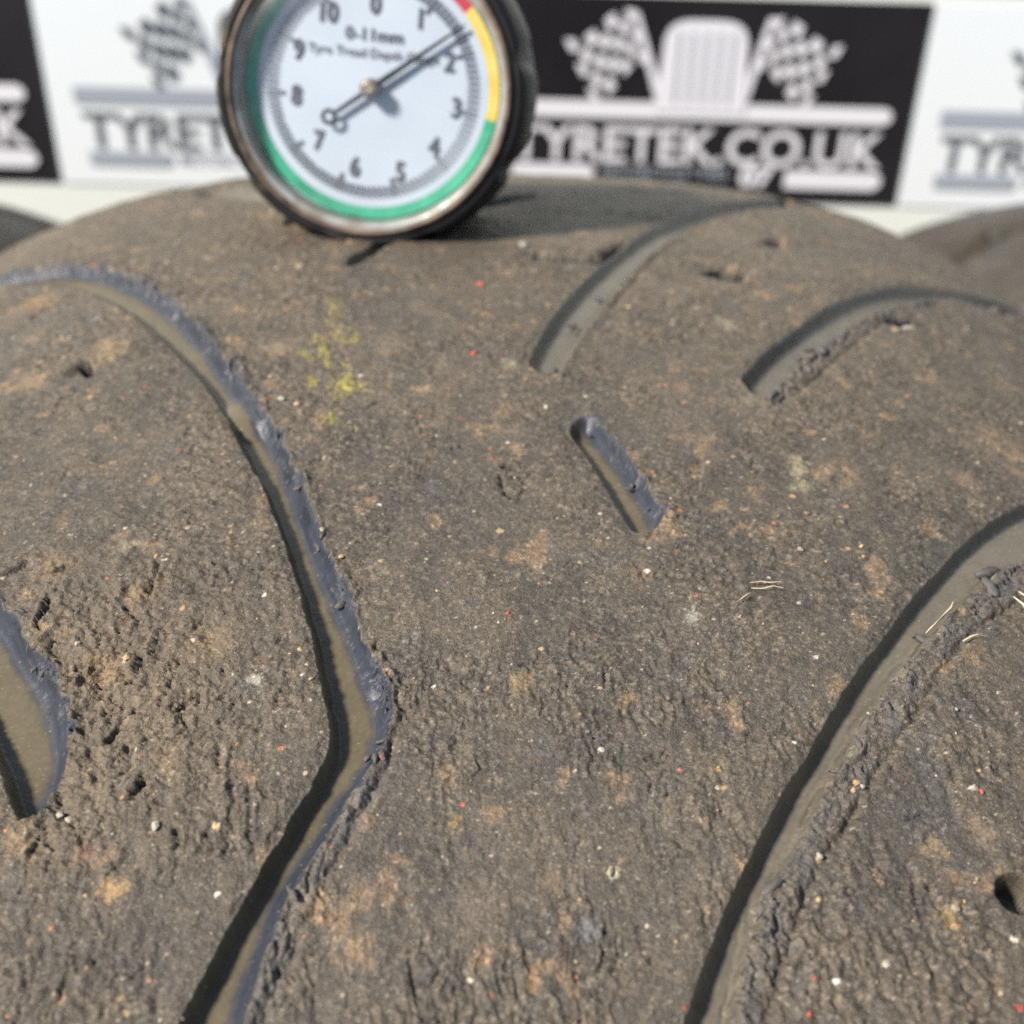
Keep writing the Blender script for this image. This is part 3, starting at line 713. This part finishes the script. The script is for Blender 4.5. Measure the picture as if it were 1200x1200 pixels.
def flag(parent, cx, cz, sx, mat_a, mat_b, d):
    """waving chequered flag: quads along a curved cloth, leaning pole"""
    V = []; F = []
    n, m = 6, 5; W = .043; Hh = .034
    def pt(i, j):
        a = i / n; b = j / m
        x = -a * W + .010 * b * 1.0; z = (b - .5) * Hh + .0045 * math.sin(a * 6.0) - a * .008
        c, s = math.cos(R_(-25)), math.sin(R_(-25))
        return sx * (x * c - z * s), x * s + z * c
    for i in range(n):
        for j in range(m):
            if (i + j) % 2 == 0 or True:
                q = [pt(i, j), pt(i + 1, j), pt(i + 1, j + 1), pt(i, j + 1)]
                if (i + j) % 2: continue
                k = len(V); V += [rel(cx + a, cz + b, d) for a, b in q]; F.append((k, k + 1, k + 2, k + 3))
    bd('flag', V, F, mat_a, parent)
def flagpole(parent, x0, z0, x1, z1, wdt, mat, d):
    bd('flag_pole', [rel(x0 - wdt, z0, d), rel(x0 + wdt, z0, d), rel(x1 + wdt * .6, z1, d), rel(x1 - wdt * .6, z1, d)], [(0, 1, 2, 3)], mat, parent)

B0 = onb(562, 140)
def logo(dx, ma, mb, mt, ml, panel):
    """the logo, measured on the black panel and repeated with offset dx"""
    def X(px, py): return onb(px, py)[0] + dx
    def Z(py, px=820): return onb(px, py)[1]
    z = lambda px, py: onb(px, py)[1]
    D = .0009
    def bar(xa, xb, ya, yb, px):
        x0, x1 = X(xa, ya), X(xb, ya); z1, z0 = z(px, ya), z(px, yb); r = (z1 - z0) / 2
        pts = [(x0, z0), (x1 - r, z0)] + [(x1 - r + r * math.sin(a), z0 + r - r * math.cos(a)) for a in np.linspace(.3, math.pi - .3, 6)] + [(x1 - r, z1), (x0, z1)]
        bd('bar', [rel(a, b, D) for a, b in pts], [tuple(range(len(pts)))], mb, panel)
    bar(594, 1048, 120, 140, 820)
    bar(600, 697, 190, 207, 650); bar(920, 1034, 200, 221, 978)
    fit_text('lettering', 'TYRETEK.CO.UK', X(599, 165), X(1036, 165), z(820, 192), z(820, 149), D, ma, panel, .018)
    fit_text('lettering', 'MOTORCYCLE TYRES', X(706, 200), X(852, 200), z(780, 208), z(780, 194), D, mt, panel, .01)
    fit_text('lettering', '07', X(866, 205), X(906, 205), z(886, 219), z(886, 194), D, ma, panel, .06)
    # tyre emblem: rounded block with fine tread lines
    xa, xb = X(770, 100), X(874, 100); zt_, zb_ = z(822, 22), z(822, 131); wq = xb - xa
    pts = []
    for t in np.linspace(0, math.pi, 20):
        c, s = math.cos(t), math.sin(t); pts.append(((xa + xb) / 2 + math.copysign(abs(c) ** .5, c) * wq * .47, zt_ - wq * .42 + abs(s) ** .6 * wq * .42))
    pts = [((xa + xb) / 2 + wq * .52, zb_)] + pts + [((xa + xb) / 2 - wq * .52, zb_)]
    em = bd('tyre_emblem', [rel(a, b, D + .0003) for a, b in pts], [tuple(range(len(pts)))], ma, panel)
    for i in range(5):
        x = (xa + xb) / 2 + (i - 2) * wq * .15
        rect('tread_line', x - wq * .012, x + wq * .012, zb_ + wq * .12, zt_ - wq * .12, D + .0006, ml, em)
    # flags
    for sx, (pcx, pcy), (p0, p1) in ((1, (712, 66), ((776, 128), (745, 12))), (-1, (930, 68), ((866, 130), (905, 20)))):
        V, F = [], []; n, m = 7, 5
        # cloth corners measured on the photo: hoist top, hoist bottom, fly bottom, fly top
        if sx > 0: ht, hb, fb, ft = (744, 10), (758, 72), (694, 116), (662, 44)
        else: ht, hb, fb, ft = (908, 20), (886, 80), (946, 124), (988, 52)
        for i in range(n + 1):
            for j in range(m + 1):
                a, b = i / n, j / m; w_ = 7 * math.sin(a * 2 * math.pi) * (1 if True else 0)
                qx = (ht[0] * (1 - b) + hb[0] * b) * (1 - a) + (ft[0] * (1 - b) + fb[0] * b) * a
                qy = (ht[1] * (1 - b) + hb[1] * b) * (1 - a) + (ft[1] * (1 - b) + fb[1] * b) * a - w_
                V.append(rel(X(qx, qy), z(qx, qy), D + .0002))
        for i in range(n):
            for j in range(m):
                if (i + j) % 2 == 0: F.append((i * (m + 1) + j, (i + 1) * (m + 1) + j, (i + 1) * (m + 1) + j + 1, i * (m + 1) + j + 1))
        fl = bd('flag', V, F, ma, panel)
        flagpole(panel, X(*p0), z(*p0), X(*p1), z(*p1), .0016, mb, D + .0001)
for i in range(-3, 3):
    x0 = pX0 + i * PW; black = i % 2 == 0
    p = rect('panel', x0 + .0004, x0 + PW - .0004, zb, zt, .0005, M_pblack if black else M_pwhite)
    if i in (-3, 2): continue
    if black: logo(i * PW, M_plilac, M_plilac, M_pgrey, M_pgrey, p)
    else: logo(i * PW, M_pdark, M_pgrey, M_pgrey, M_pwhite, p)
for i in range(-3, 3):      # the next row of panels above, swapped colours
    x0 = pX0 + i * PW; h_ = zt - zb
    rect('panel', x0 + .0004, x0 + PW - .0004, zt + .004, zt + .004 + h_, .0005, M_pwhite if i % 2 == 0 else M_pblack)

# ------------------------------------------------------------------ dial gauge
def lathe(name, prf, mat, parent, n=96, mod=None, smooth=True):
    """profile of (radius, y) turned about the local Y axis; mod(angle, k) scales the radius"""
    P = np.zeros((n, len(prf), 3))
    for i in range(n):
        a = 2 * math.pi * i / n
        for k, (r, y) in enumerate(prf):
            rr = r * (mod(a, k) if mod else 1); P[i, k] = (rr * math.sin(a), y, rr * math.cos(a))
    me = grid_mesh(name, P, closed_u=True)
    if not smooth: me.shade_flat()
    return link(name, me, parent, mat)

gp, gn, gth = place(437, 288)
# scale: outer metal ring is 340 px across at the dial
depth_g = (gp - CAM).dot(_fw)
dial_depth = depth_g - .004
MPP = dial_depth / FPX                    # metres per photo pixel at the dial
RR = 174 * MPP                            # metal ring radius
ctr = CAM + ray(432, 104) * dial_depth
yaw = R_(6); lean = R_(20)
# local -Y looks out of the dial, Z up
ax_y = Vector((math.sin(yaw) * math.cos(lean), math.cos(yaw) * math.cos(lean), -math.sin(lean)))   # away from the viewer
ax_z = (Vector((0, 0, 1)) - ax_y * ax_y.z).normalized(); ax_z = Matrix.Rotation(R_(2.0), 3, ax_y) @ ax_z
ax_x = ax_y.cross(ax_z)
GMW = Matrix(((ax_x.x, ax_y.x, ax_z.x, ctr.x), (ax_x.y, ax_y.y, ax_z.y, ctr.y), (ax_x.z, ax_y.z, ax_z.z, ctr.z), (0, 0, 0, 1)))
base = GMW @ Vector((0, 0, -RR * 1.1))
gauge = empty('tread_depth_gauge', Matrix.Translation(base - ctr) @ GMW)
tag(gauge, 'round dial tread depth gauge in black scalloped case, needle near two, on the worn tyre', 'depth gauge')
GOFF = Matrix.Translation((0, 0, RR * 1.1))
def gpart(o): o.matrix_parent_inverse = GOFF; return o
def scal(a, k):
    if k in (3, 4, 5, 6):
        c = math.cos(a * 9 + .9)
        return 1 - .050 * max(0, c) ** 5
    return 1
k = RR
case = gpart(lathe('case', [(k * .975, .0006), (k * .985, -.0004), (k * 1.03, -.0006), (k * 1.07, .0008), (k * 1.095, .0035), (k * 1.10, .0085), (k * 1.07, .0115), (k * .98, .0140), (k * .5, .0160), (.0001, .0160)], M_case, gauge, 180, scal))
back = gpart(lathe('back_ring', [(k * .98, .0140), (k * 1.04, .0138), (k * 1.05, .0148), (k * 1.04, .0158), (k * .9, .0165), (.0001, .0165)], M_steel, gauge, 96))
ring = gpart(lathe('bezel_ring', [(k * .935, .0004), (k * .938, -.0008), (k * .948, -.0012), (k * .968, -.0011), (k * .98, -.0005), (k * .985, .0008)], M_ring, gauge, 128))
rim = gpart(lathe('crystal_rim', [(k * .885, .0022), (k * .890, .0010), (k * .900, -.0002), (k * .915, -.0006), (k * .937, -.0006)], M_rim, gauge, 128))
dial = gpart(lathe('dial', [(.00001, .0024), (k * .4, .0024), (k * .91, .0024)], M_dial, gauge, 96))
cry = gpart(lathe('crystal', [(.00001, -.0013), (k * .4, -.0012), (k * .8, -.0008), (k * .885, -.0003)], M_glass, gauge, 96))
def dp(r, a, y): return (r * math.sin(a), y, r * math.cos(a))
def band(name, a0, a1, r0, r1, mat):
    n = max(4, int((a1 - a0) / .05)); V = []; F = []
    for i in range(n + 1):
        a = a0 + (a1 - a0) * i / n; V += [dp(r0, a, .00225), dp(r1, a, .00195)]
    for i in range(n): F.append((2 * i, 2 * i + 1, 2 * i + 3, 2 * i + 2))
    o = mesh(name, V, F, mat, dial, True); return o
STEP = 2 * math.pi / 11
band('colour_band', 0, 1.45 * STEP, k * .80, k * .875, M_red)
band('colour_band', 1.45 * STEP, 3.02 * STEP, k * .80, k * .875, M_yellow)
band('colour_band', 3.02 * STEP, 11 * STEP, k * .80, k * .875, M_green)
V = []; F = []
for i in range(110):
    a = i * STEP / 10; r1 = .735; r0 = .655 if i % 10 else .61
    if i % 5 == 0 and i % 10: r0 = .66
    wd = k * (.0082 if i % 10 else .011)
    t = Vector((math.cos(a), 0, -math.sin(a))) * wd
    p0 = Vector(dp(k * r0, a, .0022)); p1 = Vector(dp(k * r1, a, .0022)); j = len(V)
    V += [p0 - t, p0 + t, p1 + t, p1 - t]; F.append((j, j + 1, j + 2, j + 3))
mesh('scale_marks', V, F, M_ink, dial)
def dial_text(txt, cx, cz, hgt, bold, sx=1.0, name='numeral'):
    me = text_mesh(txt, 1.0, bold); co = np.empty(len(me.vertices) * 3, np.float32); me.vertices.foreach_get('co', co); co = co.reshape(-1, 3)
    mn, mx = co.min(0), co.max(0); sc = hgt / .72
    X = (co[:, 0] - (mn[0] + mx[0]) / 2) * sc * sx + cx; Z = (co[:, 1] - .36) * sc + cz
    me.vertices.foreach_set('co', np.stack([X, np.full_like(X, .00218), Z], 1).reshape(-1).astype(np.float32)); me.update()
    return link(name, me, dial, M_ink)
NUM = {0: (-3, 101), 1: (54, 89), 2: (94, 42), 3: (107, -12), 4: (83, -62), 5: (42, -97), 6: (-16, -97), 7: (-64, -69), 8: (-96, -17), 9: (-96, 38), 10: (-60, 86)}
for i in range(11):
    x, z = NUM[i]; dial_text(str(i), x * .95 * MPP, z * .95 * MPP, 23 * MPP, .03, .8)
dial_text('0-11mm', -2 * MPP, 61 * MPP, 15 * MPP, .012, 1.0, 'lettering')
dial_text('Tyre Tread Depth Gauge', -2 * MPP, 40 * MPP, 10.5 * MPP, .008, 1.05, 'lettering')
# needle with ring tail, hub
na = math.atan2(110, 76) - .055; nd = Vector((math.sin(na), 0, math.cos(na))); nn = Vector((math.cos(na), 0, -math.sin(na)))
def bar3(pts, y0, y1):
    V = []; F = []
    for p, wd in pts:
        for y in (y0, y1):
            for sg in (-1, 1): V.append(p + nn * wd * sg + Vector((0, y, 0)))
    for i in range(len(pts) - 1):
        a = 4 * i; b = a + 4
        F += [(a, b, b + 1, a + 1), (a + 2, a + 3, b + 3, b + 2), (a, a + 2, b + 2, b), (a + 1, b + 1, b + 3, a + 3)]
    F += [(0, 1, 3, 2), (len(V) - 4, len(V) - 2, len(V) - 1, len(V) - 3)]
    return V, F
V, F = bar3([(nd * (-53 * MPP), 2.4 * MPP), (nd * 0, 3.2 * MPP), (nd * 20 * MPP, 3.6 * MPP), (nd * 133 * MPP, 1.1 * MPP)], .0014, .0017)
ndl = gpart(mesh('needle', V, F, M_needle, gauge))
tc = nd * (-61 * MPP); P = np.zeros((24, 8, 3))
for i in range(24):
    for j in range(8):
        a = 2 * math.pi * i / 24; b = 2 * math.pi * j / 8; r = 7.2 * MPP + 2.4 * MPP * math.cos(b)
        P[i, j] = (tc.x + r * math.sin(a), .00125 + .00025 * math.sin(b), tc.z + r * math.cos(a))
link('tail_ring', grid_mesh('tail_ring', P, True, True), ndl, M_needle)
link('hub', None or lathe('hub', [(k * .062, .0022), (k * .062, .0), (k * .05, -.0003), (k * .02, -.0004), (.00001, -.0002)], M_brass, gauge, 32).data, None) if False else None
hub = gpart(lathe('hub', [(k * .065, .0022), (k * .062, .0), (k * .05, -.0003), (k * .02, -.0004), (.00001, -.0002)], M_brass, gauge, 32))
# foot bar and probe below the case, in behind the bezel
V = []; F = []
def boxp(name, x0, x1, y0, y1, z0, z1, mat, parent):
    V = [(x, y, z) for x in (x0, x1) for y in (y0, y1) for z in (z0, z1)]
    return mesh(name, V, [(0, 1, 3, 2), (4, 6, 7, 5), (0, 4, 5, 1), (2, 3, 7, 6), (0, 2, 6, 4), (1, 5, 7, 3)], mat, parent)
gpart(boxp('foot', -k * .62, k * .62, .0055, .0135, -k * 1.12, -k * .98, M_case, gauge))
P = np.zeros((16, 5, 3))
for i in range(16):
    a = 2 * math.pi * i / 16
    for j, (r, z) in enumerate(((.0011, -k * .98), (.0011, -k * 1.13), (.0008, -k * 1.15), (.0008, -k * 1.19), (.00001, -k * 1.195))): P[i, j] = (r * math.cos(a), .0095 + r * math.sin(a), z)
gpart(link('probe', grid_mesh('probe', P, True), gauge, M_steel))

# ------------------------------------------------------------------ straw fibres lying on the tread
def fibre(pts, r, label, lift=.0003):
    Q = [place(*p)[0] + place(*p)[1] * (lift + l) for *p, l in pts]
    Q = [Vector(q) for q in Q]; P = np.zeros((len(Q), 6, 3))
    for i, q in enumerate(Q):
        t = (Q[min(i + 1, len(Q) - 1)] - Q[max(i - 1, 0)]).normalized(); a = t.orthogonal().normalized(); b = t.cross(a)
        rr = r * (.55 if i in (0, len(Q) - 1) else 1)
        for j in range(6):
            an = 2 * math.pi * j / 6; P[i, j] = q + a * rr * math.cos(an) + b * rr * math.sin(an)
    o = link('straw_fibre', grid_mesh('straw_fibre', P, False, True), None, M_straw)
    tag(o, label, 'straw', 'straw bits lying on the tyre')
fibre([(1085, 742, 0.0012), (1092, 734, .0012), (1103, 726, .0016), (1111, 719, .0018), (1114, 712, .002)], .00009, 'pale curved straw bit poking over the torn edge of the wide groove')
fibre([(878, 686, 0), (890, 684, .0001), (902, 686, .0002), (915, 684, .0001)], .00005, 'thin pale fibre, upper of two lying side by side right of centre')
fibre([(880, 691, 0), (892, 693, .0001), (905, 691, .0002), (917, 692, .0001)], .00005, 'thin pale fibre, lower of two lying side by side right of centre')
fibre([(860, 712, 0), (870, 705, .0001), (878, 699, .0001)], .00005, 'short hair-thin fibre below left of the two side by side')
fibre([(1186, 703, .0002), (1196, 715, .0003), (1203, 726, .0003)], .0001, 'straw bit at the right frame edge beside the torn groove')
fibre([(1192, 697, .0002), (1198, 708, .0006), (1201, 722, .0006)], .00009, 'second straw bit leaning at the right frame edge')
fibre([(1128, 752, .0001), (1136, 749, .0002), (1144, 747, .0001)], .0001, 'short flat straw flake right of the torn groove edge')
